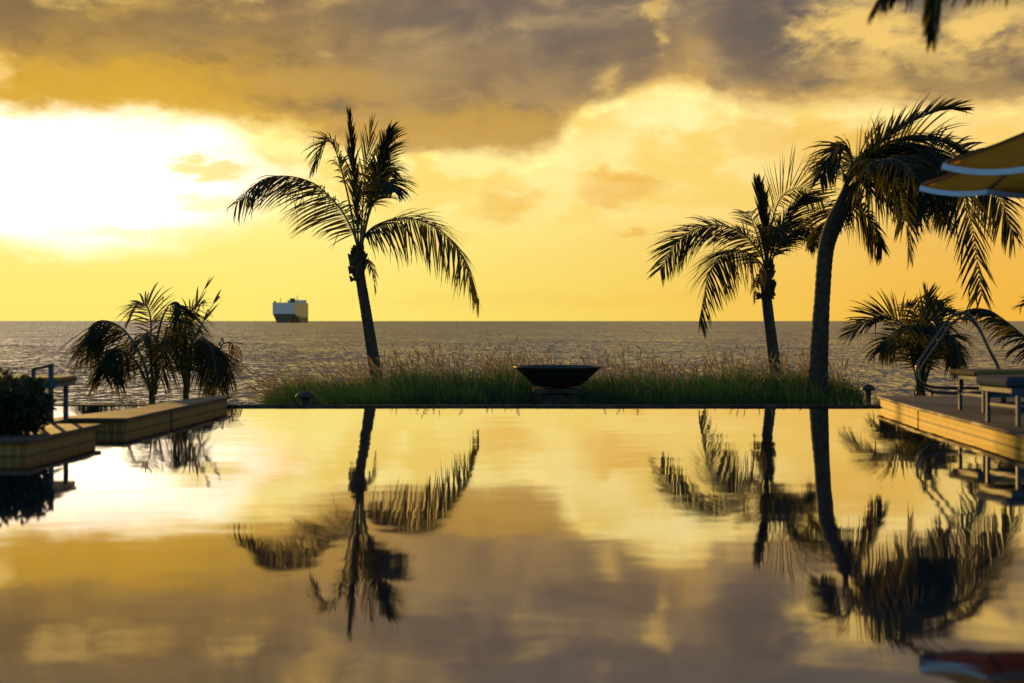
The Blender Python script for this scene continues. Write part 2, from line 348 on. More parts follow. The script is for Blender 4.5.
class Buf:
    def __init__(s): s.v = []; s.f = []; s.m = []
    def add(s, vs, fs, m=0):
        k = len(s.v); s.v += vs; s.f += [tuple(i+k for i in f) for f in fs]; s.m += [m]*len(fs)
    def box(s, x0, x1, y0, y1, z0, z1, m=0, mt=None):
        vs = [Vector((x, y, z)) for z in (z0, z1) for y in (y0, y1) for x in (x0, x1)]
        if mt is not None: vs = [mt @ v for v in vs]
        s.add(vs, [(0, 2, 3, 1), (4, 5, 7, 6), (0, 1, 5, 4), (2, 6, 7, 3), (0, 4, 6, 2), (1, 3, 7, 5)], m)
    def tube(s, pts, radii, n=8, m=0, ring=0, cap=True):
        pts = [Vector(p) for p in pts]; k0 = len(s.v); N = len(pts)
        if not isinstance(radii, (list, tuple)): radii = [radii]*N
        up = None; vs = []
        for i, p in enumerate(pts):
            t = (pts[min(i+1, N-1)] - pts[max(i-1, 0)]).normalized()
            if up is None:
                up = Vector((0, 1, 0)) if abs(t.y) < .9 else Vector((1, 0, 0))
            a = t.cross(up).normalized(); up = a.cross(t).normalized()
            for j in range(n):
                th = 2*math.pi*j/n
                vs.append(p + (a*math.cos(th) + up*math.sin(th))*radii[i])
        fs = [(i*n+j, i*n+(j+1) % n, (i+1)*n+(j+1) % n, (i+1)*n+j) for i in range(N-1) for j in range(n)]
        if cap: fs += [tuple(range(n))[::-1], tuple(range((N-1)*n, N*n))]
        s.add(vs, fs, m)
    def prism(s, poly, z0, z1, mtop=0, mside=0):
        n = len(poly); vs = [Vector((x, y, z)) for z in (z0, z1) for x, y in poly]
        s.add(vs, [tuple(range(n, 2*n))], mtop); s.f[-1] = s.f[-1]
        k = len(s.v) - 2*n
        s.f += [tuple(k+i for i in reversed(range(n)))]; s.m += [mside]
        for i in range(n):
            j = (i+1) % n; s.f += [(k+i, k+j, k+n+j, k+n+i)]; s.m += [mside]
    def lathe(s, prof, c, n=32, m=0):
        vs = [Vector((c[0]+r*math.cos(2*math.pi*j/n), c[1]+r*math.sin(2*math.pi*j/n), c[2]+z)) for r, z in prof for j in range(n)]
        N = len(prof)
        fs = [(i*n+j, i*n+(j+1) % n, (i+1)*n+(j+1) % n, (i+1)*n+j) for i in range(N-1) for j in range(n)]
        s.add(vs, fs, m)
    def build(s, name, mats, parent=None, smooth=False, local=False): return mesh(name, s.v, s.f, mats, parent, s.m, smooth, local)
def bevel(o, w, seg=2):
    b = o.modifiers.new('bevel', 'BEVEL'); b.width = w; b.segments = seg; b.limit_method = 'ANGLE'; return o
def catmull(pts, n):
    pts = [Vector(p) for p in pts]; q = [pts[0]*2-pts[1]] + pts + [pts[-1]*2-pts[-2]]; out = []
    K = len(pts)-1
    for i in range(n):
        u = i/(n-1)*K; k = min(int(u), K-1); t = u-k; a, b, c, d = q[k:k+4]
        out.append(.5*((2*b) + (c-a)*t + (2*a-5*b+4*c-d)*t*t + (3*b-a-3*c+d)*t*t*t))
    return out

# ------------------------------------------------------------------ setting
b = Buf(); b.add([Vector(v) for v in ((-45000, -800, -1.5), (45000, -800, -1.5), (45000, 60000, -1.5), (-45000, 60000, -1.5))], [(0, 1, 2, 3)])
struct(b.build('sea', 'sea'))
# garden ground falling to the shore
gv, gf = [], []
xs = [-90, -60, -40, -25, -16, -12, -9, -7, -5, -3, -1, 1, 3, 5, 7, 9, 12, 16, 25, 40, 60, 90]; ys = [-60, -30, -12, 0, 12, 21, 22, 24, 27, 30, 33, 36, 38, 40, 42, 46, 52]
for y in ys:
    for x in xs:
        z = -1.02 if y < 37 else -1.02 - min(1, (y-37)/9)*1.4
        gv.append((x + rnd.uniform(-.3, .3), y, z + (rnd.uniform(-.05, .02) if y > 22 else 0)))
nx = len(xs)
gf = [(j*nx+i, j*nx+i+1, (j+1)*nx+i+1, (j+1)*nx+i) for j in range(len(ys)-1) for i in range(nx-1)]
struct(mesh('ground', gv, gf, 'soil', smooth=True))
FAR = 21.5
def rx(y): return 5.0 + (y-13.9)*.0737      # water line of the right deck
def lx(y): return -4.66 + (y-13.65)*.047       # water line of the left piers
b = Buf(); b.prism([(-30, 1.5), (30, 1.5), (30, FAR), (-30, FAR)], -.9, 0)
struct(b.build('pool_water', 'pool'))
b = Buf(); b.box(-30, 30, FAR+.004, FAR+.06, -1.2, .03)
struct(b.build('pool_edge', 'darkstone'))
# right deck: paved top on a tiled wall with a shallow overhang
DZ = .17
def deck(nm, poly, wallmat, over=.05, cap=.042):
    cx = sum(p[0] for p in poly)/len(poly); cy = sum(p[1] for p in poly)/len(poly)
    b = Buf(); b.prism(poly, -.95, DZ-cap-.002); struct(b.build(nm[0], wallmat))
    big = []
    n = len(poly)
    for i in range(n):
        p0, p1, p2 = Vector(poly[i-1]), Vector(poly[i]), Vector(poly[(i+1) % n])
        e1 = (p1-p0).normalized(); e2 = (p2-p1).normalized(); n1 = Vector((e1.y, -e1.x)); n2 = Vector((e2.y, -e2.x))
        w = (n1+n2); w = w/max(.2, (1+n1.dot(n2))); q = p1 + w*over; big.append((q.x, q.y))
    b = Buf(); b.prism(big, DZ-cap, DZ); o = struct(b.build(nm[1], 'deck')); bevel(o, .008)
JT = 18.77
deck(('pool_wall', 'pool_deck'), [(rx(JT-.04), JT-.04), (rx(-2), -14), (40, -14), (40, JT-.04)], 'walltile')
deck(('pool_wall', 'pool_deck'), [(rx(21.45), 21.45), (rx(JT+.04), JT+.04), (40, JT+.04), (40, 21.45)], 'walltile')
b = Buf(); b.box(rx(JT)+.06, rx(JT)+.3, JT-.05, JT+.05, -.9, DZ-.03); struct(b.build('deck_joint', 'darkstone'))
# near deck under the viewer
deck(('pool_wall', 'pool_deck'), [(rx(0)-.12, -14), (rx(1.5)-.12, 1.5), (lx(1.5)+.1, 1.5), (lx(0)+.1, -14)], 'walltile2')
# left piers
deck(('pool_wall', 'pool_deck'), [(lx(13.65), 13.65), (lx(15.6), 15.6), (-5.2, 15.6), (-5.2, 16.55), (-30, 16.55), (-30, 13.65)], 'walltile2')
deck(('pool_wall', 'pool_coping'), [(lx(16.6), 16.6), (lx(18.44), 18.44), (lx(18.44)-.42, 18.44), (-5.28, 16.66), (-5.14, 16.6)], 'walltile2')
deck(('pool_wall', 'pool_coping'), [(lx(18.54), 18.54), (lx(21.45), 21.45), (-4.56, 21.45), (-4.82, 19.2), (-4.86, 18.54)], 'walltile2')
b = Buf(); b.prism([(-5.34, 16.69), (-4.92, 18.45), (-4.90, 19.2), (-16, 19.2), (-16, 16.69)], -.9, DZ-.012); struct(b.build('raised_pool_water', 'pool'))
b = Buf(); b.box(-16, -4.92, 19.204, 19.32, -1, DZ); struct(b.build('raised_pool_edge', 'darkstone'))

# ------------------------------------------------------------------ palms
def frond_mesh(parent, pts, L, n=58, droop=.55, roll=0.0, w=.05, ang0=62, ang1=28, side=None, dry=False, kink=.08, seed=0, vee=0.0, t0=.14, gap=0.0, r0=.030, tipL=.42):
    """one feather leaf: a tapering stalk through pts and two rows of narrow blades that bend under their weight"""
    rr = random.Random(seed*7919+13)
    C = catmull(pts, 36); b = Buf()
    b.tube(C, [r0*(1-.86*i/35) for i in range(36)], 5, 1)
    def at(t):
        u = t*35; k = min(int(u), 34); return C[k].lerp(C[k+1], u-k), (C[min(k+2, 35)]-C[max(k-1, 0)]).normalized()
    ph = rr.uniform(0, 6)
    for i in range(n):
        tt = (i+.5)/n; t = t0 + (1-t0)*tt
        prof = (min(1, .45+tt*3.2))*(1 if tt < .6 else 1-(1-tipL)*((tt-.6)/.4)**1.3)
        B, T = at(min(.995, t))
        S0 = T.cross(Vector((0, 0, 1)))
        if S0.length < .25: S0 = Vector(side) if side else Vector((0, 1, 0))
        if side: S0 = Vector(side)
        S0 = (S0 - T*S0.dot(T)).normalized(); N = S0.cross(T).normalized()
        if N.z < 0 and not side: N = -N
        rl = R(roll + 10*math.sin(ph+tt*5))
        for s in (-1, 1):
            if rr.random() < gap: continue
            sd = (S0*math.cos(rl) + N*math.sin(rl))*s
            nn = (N*math.cos(rl) - S0*math.sin(rl))
            if vee:
                sd, nn = sd*math.cos(R(vee)) - nn*math.sin(R(vee)), nn*math.cos(R(vee)) + sd*math.sin(R(vee))
            a = R(ang0 + (ang1-ang0)*tt + rr.gauss(0, 5))
            d = (sd*math.sin(a) + T*math.cos(a) + nn*rr.gauss(.16, .09)).normalized()
            ln = L*prof*rr.uniform(.82, 1.08); m = 5; st = ln/m
            p = B.copy(); wv = (T - d*T.dot(d)); wv = wv.normalized() if wv.length > .05 else nn
            wv = (wv + nn*rr.gauss(0, .25)).normalized()
            kk = rr.randint(2, 3) if rr.random() < kink else 99
            vs = []; dr = droop*rr.uniform(.7, 1.3)
            for j in range(m+1):
                ww = w*(.45, 1, .95, .78, .5, .06)[j]*.5
                vs += [p - wv*ww, p + wv*ww]
                if j == kk: d = (d*.25 + Vector((rr.gauss(0, .2), rr.gauss(0, .2), -1))).normalized()
                d = (d + Vector((0, 0, -1))*dr*.30*(.4+j*.35)).normalized(); p = p + d*st
            b.add(vs, [(2*j, 2*j+1, 2*j+3, 2*j+2) for j in range(m)], 0)
    return b.build('frond', ['dryleaf' if dry else 'leaf', 'rachis'], parent)

def trunk_mesh(parent, pts, radii, name='trunk', m='trunk', rings=46, seed=1):
    rr = random.Random(seed); n = rings*2; C = catmull(pts, n)
    K = len(radii)-1; rad = []
    for i in range(n):
        u = i/(n-1)*K; k = min(int(u), K-1); r = radii[k]*(1-(u-k)) + radii[k+1]*(u-k)
        rad.append(r*(1.026 if i % 2 else .978)*rr.uniform(.985, 1.015))
    b = Buf(); b.tube(C, rad, 14); return b.build(name, m, parent, smooth=True)

def boots(parent, c, k, r, L, seed=3, up=Vector((0, 0, 1))):
    """dead leaf bases and fibre round the head of the trunk"""
    rr = random.Random(seed); b = Buf()
    for i in range(k):
        th = rr.uniform(0, 6.28); o = Vector((math.cos(th), math.sin(th), 0)); z = rr.uniform(-L, L*.3)
        p = c + up*z + o*r*.62
        tilt = rr.choice((1.6, 1.6, 1.2, 1.2, .8, -.9)); l = rr.uniform(.35, 1.0)*L*.55; w = rr.uniform(.4, .9)*r*.5
        q = p + (o*.42 + Vector((0, 0, tilt*.6)))*l*.6; e = q + (o*.40 + Vector((rr.gauss(0, .12), 0, tilt*.4)))*l*.5
        b.tube([p, q, e], [w*.9, w*.55, w*.12], 5)
    return b.build('leaf_base', 'fibre', parent)

def palm(label, d, trunk, radii, fronds, L, group, w=.05, head=None, name='coconut_palm', nboot=34, base=None):
    """trunk: picture points (x, y, depth offset) top first; fronds: list of (points, options)"""
    tp = [P(x, y, d+o) for x, y, o in trunk]; tp = [base or Vector((tp[-1].x+.02, tp[-1].y, -1.03))] + tp[::-1] if tp[-1].z > -1 else tp[::-1]
    root = thing(name, label, 'palm tree', tuple(tp[0]), group)
    rad = radii[::-1]; rad = [rad[0]*1.08] + rad if len(rad) < len(tp) else rad
    trunk_mesh(root, tp, rad, seed=int(d*10))
    if nboot: boots(root, tp[-1]-Vector((0, 0, .12)), nboot, radii[0]*1.25, radii[0]*3.2, seed=int(d*7))
    for i, (pts, o) in enumerate(fronds):
        o = dict(o); o.setdefault('w', w); ll = o.pop('L', 1.0)*L
        frond_mesh(root, [P(x, y, d+z) for x, y, z in pts], ll, seed=int(d*31)+i*17, **o)
    return root

G1 = 'coconut palms standing along the shore'
# palm left of the fire bowl
palm('tall slim coconut palm with long fronds arching out to both sides, beside the distant ship', 35.5,
     [(358, 252, 0), (360, 275, 0), (366, 312, 0), (372, 350, 0), (378, 388, 0)], [.19, .125, .135, .15, .17],
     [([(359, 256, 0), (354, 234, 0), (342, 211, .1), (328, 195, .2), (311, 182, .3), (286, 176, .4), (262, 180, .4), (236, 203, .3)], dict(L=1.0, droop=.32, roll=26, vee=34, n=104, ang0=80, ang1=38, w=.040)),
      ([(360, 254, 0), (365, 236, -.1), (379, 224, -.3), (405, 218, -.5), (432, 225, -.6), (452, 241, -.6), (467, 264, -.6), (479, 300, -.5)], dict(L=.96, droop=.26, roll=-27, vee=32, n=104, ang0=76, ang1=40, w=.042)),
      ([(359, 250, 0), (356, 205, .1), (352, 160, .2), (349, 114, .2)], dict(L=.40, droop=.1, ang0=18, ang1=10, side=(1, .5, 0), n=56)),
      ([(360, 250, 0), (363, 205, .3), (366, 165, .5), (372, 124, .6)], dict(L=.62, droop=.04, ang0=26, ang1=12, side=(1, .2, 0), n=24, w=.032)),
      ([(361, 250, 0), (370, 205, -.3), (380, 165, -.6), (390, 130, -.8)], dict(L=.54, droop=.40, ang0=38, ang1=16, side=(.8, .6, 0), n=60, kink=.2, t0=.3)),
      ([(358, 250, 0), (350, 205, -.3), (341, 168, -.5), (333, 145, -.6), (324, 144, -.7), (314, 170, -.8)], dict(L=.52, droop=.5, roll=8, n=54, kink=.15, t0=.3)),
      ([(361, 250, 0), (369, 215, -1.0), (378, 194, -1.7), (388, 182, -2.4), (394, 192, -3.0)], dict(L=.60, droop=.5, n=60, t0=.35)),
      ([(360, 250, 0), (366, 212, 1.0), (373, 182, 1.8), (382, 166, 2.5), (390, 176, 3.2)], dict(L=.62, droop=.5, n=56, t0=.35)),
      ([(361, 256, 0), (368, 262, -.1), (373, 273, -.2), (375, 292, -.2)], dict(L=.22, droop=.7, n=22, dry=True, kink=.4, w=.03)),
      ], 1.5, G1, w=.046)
# slim palm right of the middle
palm('slim coconut palm left of the thick palm, two fronds hanging down on its left', 38,
     [(766, 270, 0), (766, 290, 0), (769, 320, 0), (773, 352, 0), (777, 386, 0)], [.20, .14, .145, .16, .18],
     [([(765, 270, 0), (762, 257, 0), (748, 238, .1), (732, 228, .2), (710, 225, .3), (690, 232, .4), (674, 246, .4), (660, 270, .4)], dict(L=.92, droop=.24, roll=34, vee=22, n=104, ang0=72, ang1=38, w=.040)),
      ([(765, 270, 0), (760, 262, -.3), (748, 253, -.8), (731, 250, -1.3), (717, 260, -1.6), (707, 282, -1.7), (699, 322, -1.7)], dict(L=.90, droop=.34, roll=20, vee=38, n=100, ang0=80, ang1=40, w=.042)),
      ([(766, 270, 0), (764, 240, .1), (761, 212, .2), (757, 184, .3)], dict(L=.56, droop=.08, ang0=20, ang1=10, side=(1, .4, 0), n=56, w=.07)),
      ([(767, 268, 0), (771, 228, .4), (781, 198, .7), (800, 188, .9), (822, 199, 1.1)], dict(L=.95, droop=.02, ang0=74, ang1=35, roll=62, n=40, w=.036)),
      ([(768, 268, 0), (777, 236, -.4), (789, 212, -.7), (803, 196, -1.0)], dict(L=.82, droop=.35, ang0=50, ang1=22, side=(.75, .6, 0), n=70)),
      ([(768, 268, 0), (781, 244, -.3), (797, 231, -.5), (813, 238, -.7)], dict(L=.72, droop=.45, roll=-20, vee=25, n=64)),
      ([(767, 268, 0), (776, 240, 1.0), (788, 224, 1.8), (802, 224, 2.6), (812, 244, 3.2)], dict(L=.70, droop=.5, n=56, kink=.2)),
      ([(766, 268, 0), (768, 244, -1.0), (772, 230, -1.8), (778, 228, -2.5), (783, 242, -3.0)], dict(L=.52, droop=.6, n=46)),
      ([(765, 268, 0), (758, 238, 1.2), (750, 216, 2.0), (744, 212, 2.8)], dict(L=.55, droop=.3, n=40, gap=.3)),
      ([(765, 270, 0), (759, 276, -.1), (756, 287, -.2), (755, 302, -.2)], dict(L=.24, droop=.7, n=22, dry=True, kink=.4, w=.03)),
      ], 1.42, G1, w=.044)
# big wind-bent palm at the right
palm('thick coconut palm bent to the right by the wind beside the yellow parasols', 30,
     [(852, 180, 0), (844, 202, 0), (834, 224, 0), (826, 250, 0), (822, 300, 0), (819, 350, 0), (817, 400, 0)], [.12, .165, .19, .168, .168, .20, .235],
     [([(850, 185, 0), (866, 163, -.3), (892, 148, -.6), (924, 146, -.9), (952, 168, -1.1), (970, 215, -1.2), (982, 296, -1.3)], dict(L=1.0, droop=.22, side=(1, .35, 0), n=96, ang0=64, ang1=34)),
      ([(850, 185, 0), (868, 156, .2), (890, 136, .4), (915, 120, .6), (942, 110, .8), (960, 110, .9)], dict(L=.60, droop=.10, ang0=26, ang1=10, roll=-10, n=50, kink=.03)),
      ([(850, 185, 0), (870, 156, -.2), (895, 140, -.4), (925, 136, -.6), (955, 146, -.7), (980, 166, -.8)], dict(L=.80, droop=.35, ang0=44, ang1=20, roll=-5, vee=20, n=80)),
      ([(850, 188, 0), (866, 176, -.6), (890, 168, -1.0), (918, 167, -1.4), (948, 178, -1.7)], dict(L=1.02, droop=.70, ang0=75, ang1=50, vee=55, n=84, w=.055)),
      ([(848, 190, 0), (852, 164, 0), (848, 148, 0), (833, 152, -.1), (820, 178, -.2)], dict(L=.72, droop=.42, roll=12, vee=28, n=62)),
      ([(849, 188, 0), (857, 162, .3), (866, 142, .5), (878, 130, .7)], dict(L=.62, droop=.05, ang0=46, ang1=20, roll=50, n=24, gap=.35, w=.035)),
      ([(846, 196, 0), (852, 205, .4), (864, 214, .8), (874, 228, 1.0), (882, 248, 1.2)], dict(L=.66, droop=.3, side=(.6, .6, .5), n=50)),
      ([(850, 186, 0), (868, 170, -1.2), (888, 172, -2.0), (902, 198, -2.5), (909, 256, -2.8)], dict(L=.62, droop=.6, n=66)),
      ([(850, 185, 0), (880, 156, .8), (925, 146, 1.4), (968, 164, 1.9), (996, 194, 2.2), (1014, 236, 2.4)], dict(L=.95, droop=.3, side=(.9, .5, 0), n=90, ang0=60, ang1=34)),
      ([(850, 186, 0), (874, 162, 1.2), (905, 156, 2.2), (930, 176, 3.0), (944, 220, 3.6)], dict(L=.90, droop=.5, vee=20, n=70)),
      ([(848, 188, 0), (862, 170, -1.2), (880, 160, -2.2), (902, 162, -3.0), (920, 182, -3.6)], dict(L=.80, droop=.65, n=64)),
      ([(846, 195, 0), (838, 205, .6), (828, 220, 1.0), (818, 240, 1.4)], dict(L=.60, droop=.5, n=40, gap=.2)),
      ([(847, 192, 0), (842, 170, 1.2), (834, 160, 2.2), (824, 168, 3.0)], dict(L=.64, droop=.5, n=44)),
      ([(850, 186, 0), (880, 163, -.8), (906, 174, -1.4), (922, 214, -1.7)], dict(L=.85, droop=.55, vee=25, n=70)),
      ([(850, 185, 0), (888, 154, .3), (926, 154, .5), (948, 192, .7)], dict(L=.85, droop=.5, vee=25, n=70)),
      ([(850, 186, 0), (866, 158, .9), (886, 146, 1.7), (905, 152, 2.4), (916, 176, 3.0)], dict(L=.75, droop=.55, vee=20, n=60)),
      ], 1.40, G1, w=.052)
G2 = 'low trunkless palms beside the pool'
def bush_palm(label, d, base, fronds, L, w=.05, group=G2):
    c = P(base[0], base[1], d); root = thing('bush_palm', label, 'palm', (c.x, c.y, -1.03), group)
    for k, (bx, r) in enumerate(base[2]):
        q = P(bx, base[1]-14, d); b = Buf(); b.tube([(q.x+.05, q.y, -1.06), (q.x, q.y, -.6), (q.x-.03, q.y, q.z-.15), (q.x-.04, q.y, q.z+.05)], [r*1.2, r, r*.8, r*.3], 10); b.build('trunk', 'fibre', root)
    for i, (pts, o) in enumerate(fronds):
        o = dict(o); o.setdefault('w', w); ll = o.pop('L', 1.0)*L
        frond_mesh(root, [P(x, y, d+z) for x, y, z in pts], ll, seed=int(d*53)+i*19, **o)
    return root
bush_palm('low palm clump with long hanging fronds and dry upright stalks behind the left stone pier', 29, (165, 398, [(153, .075), (187, .07), (214, .06)]),
     [([(152, 394, 0), (142, 358, .1), (125, 331, .2), (107, 321, .2), (93, 324, .2), (84, 338, .1)], dict(L=1.2, droop=.28, vee=50, n=84, ang0=84, ang1=58)),
      ([(151, 392, 0), (136, 362, -.4), (119, 350, -.7), (106, 354, -.9), (99, 368, -1.0)], dict(L=.9, droop=.40, vee=50, n=70, ang0=84, ang1=58)),
      ([(153, 394, 0), (150, 352, .3), (151, 321, .5), (146, 305, .7), (137, 306, .8), (129, 322, .9)], dict(L=.55, droop=.45, roll=40, n=40, dry=True, w=.035)),
      ([(155, 394, 0), (157, 342, -.3), (165, 312, -.5), (176, 302, -.6), (184, 314, -.7), (188, 342, -.8)], dict(L=.8, droop=.45, vee=52, n=60, ang0=78)),
      ([(186, 392, 0), (186, 345, .2), (195, 310, .4), (209, 280, .5)], dict(L=.36, droop=.05, ang0=12, ang1=6, side=(1, .3, 0), n=3, w=.06, dry=True, t0=.4, kink=.2)),
      ([(187, 392, 0), (190, 350, -.2), (202, 324, -.3), (219, 294, -.4)], dict(L=.40, droop=.08, ang0=10, ang1=6, side=(1, .5, 0), n=3, w=.06, dry=True, t0=.4, kink=.4)),
      ([(186, 392, 0), (184, 340, -.1), (189, 314, -.1), (203, 302, -.2)], dict(L=.42, droop=.45, n=22, dry=True, kink=.4, w=.035)),
      ([(187, 392, 0), (187, 362, .2), (197, 342, .4), (213, 345, .6), (226, 358, .7), (233, 376, .8)], dict(L=1.05, droop=.32, vee=48, n=84, ang0=84, ang1=50)),
      ([(188, 392, 0), (192, 352, -.6), (203, 338, -1.0), (213, 354, -1.3), (217, 384, -1.5)], dict(L=.8, droop=.42, vee=50, n=58, ang0=78)),
      ([(186, 392, 0), (178, 352, -.6), (169, 336, -1.0), (163, 350, -1.3), (161, 380, -1.5)], dict(L=.75, droop=.45, vee=50, n=52, ang0=78)),
      ([(155, 394, 0), (162, 348, .8), (172, 322, 1.4), (185, 322, 1.9), (192, 346, 2.3)], dict(L=.85, droop=.45, vee=52, n=56, ang0=78)),
      ([(154, 394, 0), (150, 350, -1.2), (147, 332, -2.0), (143, 340, -2.6)], dict(L=.62, droop=.75, vee=40, n=50)),
      ([(187, 394, 0), (182, 350, 1.0), (178, 330, 1.7), (174, 332, 2.3), (172, 352, 2.8)], dict(L=.8, droop=.45, vee=50, n=48, ang0=78)),
      ([(214, 394, 0), (212, 365, .3), (222, 345, .6), (232, 344, .8), (234, 354, .9)], dict(L=.40, droop=.4, n=14, dry=True, kink=.6, w=.035)),
      ], 1.34, w=.028)
bush_palm('low spiky palm behind the steel handrail', 28, (922, 398, [(921, .14)]),
     [([(919, 388, 0), (914, 352, .1), (905, 328, .2), (889, 316, .3), (868, 320, .4), (847, 337, .5)], dict(L=.70, droop=.22, roll=35, n=54)),
      ([(921, 388, 0), (922, 345, 0), (925, 315, .1), (928, 294, .2)], dict(L=.62, droop=.10, ang0=38, ang1=18, side=(1, .3, 0), n=32, kink=.45)),
      ([(922, 388, 0), (928, 340, .2), (938, 313, .4), (952, 312, .6)], dict(L=.66, droop=.3, roll=-25, n=44, kink=.4)),
      ([(923, 388, 0), (938, 345, -.3), (950, 335, -.5), (958, 350, -.7), (963, 376, -.8)], dict(L=.72, droop=.6, vee=35, n=56)),
      ([(919, 388, 0), (908, 346, -.4), (894, 338, -.6), (880, 352, -.8)], dict(L=.72, droop=.5, roll=10, vee=20, n=52, kink=.2)),
      ([(921, 388, 0), (918, 345, -1.0), (914, 325, -1.7), (908, 330, -2.4)], dict(L=.75, droop=.6, vee=25, n=54)),
      ([(922, 388, 0), (926, 342, -1.0), (932, 322, -1.8), (938, 334, -2.5)], dict(L=.75, droop=.6, vee=25, n=54)),
      ([(921, 388, 0), (919, 338, .8), (915, 312, 1.4), (906, 304, 2.0)], dict(L=.6, droop=.2, roll=20, n=40, kink=.3)),
      ([(922, 388, 0), (930, 335, .6), (936, 305, 1.0), (944, 300, 1.3)], dict(L=.5, droop=.25, n=34, kink=.4)),
      ([(922, 388, 0), (936, 350, .6), (950, 344, 1.0), (960, 362, 1.3)], dict(L=.6, droop=.5, vee=30, n=44)),
      ], 1.05, w=.036)
bush_palm('palm mostly out of the picture at the right, one frond reaching in over the sea', 24, (1075, 400, [(1075, .15)]),
     [([(1075, 395, 0), (1050, 358, 0), (1026, 338, .1), (1004, 320, .2), (988, 310, .3), (970, 309, .4)], dict(L=.74, droop=.55, roll=12, vee=30, n=56)),
      ([(1075, 395, 0), (1062, 330, 0), (1045, 300, .1), (1022, 305, .2)], dict(L=.5, droop=.3, n=36)),
      ([(1075, 395, 0), (1090, 330, 0), (1115, 300, .1), (1140, 320, .2)], dict(L=.8, droop=.5, n=40)),
      ([(1075, 395, 0), (1072, 330, -1), (1070, 300, -1.8), (1066, 315, -2.6)], dict(L=.8, droop=.5, n=40)),
      ], 1.0, group=None)
# the palm whose frond tips hang in at the top right, close to the viewer
NP = Vector((6.6, 9.6, DZ))
near = thing('coconut_palm', 'blurred frond tips of a near palm hanging in at the top right corner', 'palm tree', tuple(NP))
trunk_mesh(near, [NP, NP+Vector((-.3, -.1, 2.0)), NP+Vector((-.9, -.2, 3.6)), NP+Vector((-1.7, -.3, 4.7))], [.22, .17, .15, .13])
nc = NP+Vector((-1.7, -.3, 4.75)); boots(near, nc, 16, .17, .5)
for i, (e, L, o) in enumerate((
        ([nc, nc+Vector((-.75, -.1, .30)), P(985, -95, 9.3), P(952, -55, 9.2), P(939, -12, 9.2), P(933, 34, 9.2)], .34, dict(droop=.55, n=84, ang0=40, ang1=14, side=(1, .6, 0))),
        ([nc, nc+Vector((-.6, .2, .35)), P(985, -70, 9.8), P(935, -42, 9.9), P(900, -24, 9.9), P(876, 2, 9.9)], .42, dict(droop=.65, n=70, vee=30, ang0=70, ang1=30)),
        ([nc, nc+Vector((-.2, .4, .40)), P(1030, -60, 10.2), P(1000, -34, 10.3), P(975, -26, 10.3), P(955, -22, 10.3)], .36, dict(droop=.7, n=50, vee=30, ang0=70, ang1=30)),
        ([nc, nc+Vector((.2, .8, .5)), nc+Vector((.4, 1.7, .4)), nc+Vector((.5, 2.5, -.5))], .8, dict(droop=.6, n=40)),
        ([nc, nc+Vector((.9, .1, .5)), nc+Vector((1.8, .1, .4)), nc+Vector((2.6, .1, -.5))], .9, dict(droop=.6, n=44)),
        ([nc, nc+Vector((.2, -.8, .5)), nc+Vector((.4, -1.7, .4)), nc+Vector((.5, -2.5, -.5))], .9, dict(droop=.6, n=44)),
        ([nc, nc+Vector((.1, .1, .8)), nc+Vector((.1, .4, 1.6)), nc+Vector((-.1, .8, 2.2))], .8, dict(droop=.2, n=40)))):
    frond_mesh(near, e, L, seed=900+i, w=.03, **o)

# ------------------------------------------------------------------ fountain grass
def grass_patch(name, label_kind, spots, seed):
    rr = random.Random(seed); b = Buf()
    for (x, y, z, h, lean, nb, ns) in spots:
        for _ in range(nb):
            th = rr.uniform(0, 6.283); sp = rr.uniform(.02, .16)
            p = Vector((x+math.cos(th)*sp, y+math.sin(th)*sp, z)); hh = h*rr.uniform(.50, .96)
            out = Vector((math.cos(th), math.sin(th), 0))*rr.uniform(.05, .5) + Vector((lean, 0, 0))
            wv = Vector((1, rr.uniform(-.6, .6), 0)).normalized()*rr.uniform(.007, .014); vs = []; d = Vector((0, 0, 1)) + out*.35; st = hh/4
            for j in range(5):
                k = (1, .95, .75, .45, .05)[j]; vs += [p-wv*k, p+wv*k]
                d = (d + out*.28).normalized(); p = p + d*st
            b.add(vs, [(2*j, 2*j+1, 2*j+3, 2*j+2) for j in range(4)], 0)
        for _ in range(ns):
            th = rr.uniform(0, 6.283); p = Vector((x+math.cos(th)*.1, y+math.sin(th)*.1, z)); hh = h*rr.uniform(.88, 1.12)
            out = Vector((math.cos(th)*.5, math.sin(th)*.5, 0))*rr.uniform(.2, .9) + Vector((lean*1.3 - .10, 0, 0))
            d = Vector((0, 0, 1)) + out*.25; pts = [p.copy()]
            for j in range(5):
                d = (d + out*.16).normalized(); p = p + d*hh/5; pts.append(p.copy())
            b.tube(pts, .004, 3, 1, cap=False)
            hp = [p.copy()]; hl = rr.uniform(.13, .24)
            for j in range(4):
                d = (d + out*.22 + Vector((0, 0, -.05))).normalized(); p = p + d*hl/4; hp.append(p.copy())
            b.tube(hp, [.004, .010, .011, .009, .003], 4, 1, cap=False)
            for q in range(26):                               # bristles
                u = rr.random()*3.9; k = int(u); c0 = hp[k].lerp(hp[k+1], u-k)
                e = Vector((rr.gauss(0, 1), rr.gauss(0, 1), rr.gauss(.3, 1))).normalized()*rr.uniform(.012, .032) + d*.035
                t = e.cross(Vector((0, 1, 0))).normalized()*.0022
                b.add([c0-t, c0+t, c0+e], [(0, 1, 2)], 1)
    o = b.build(name, ['grass', 'seed']); struct(o, 'stuff'); return o
rr = random.Random(5); spots = []
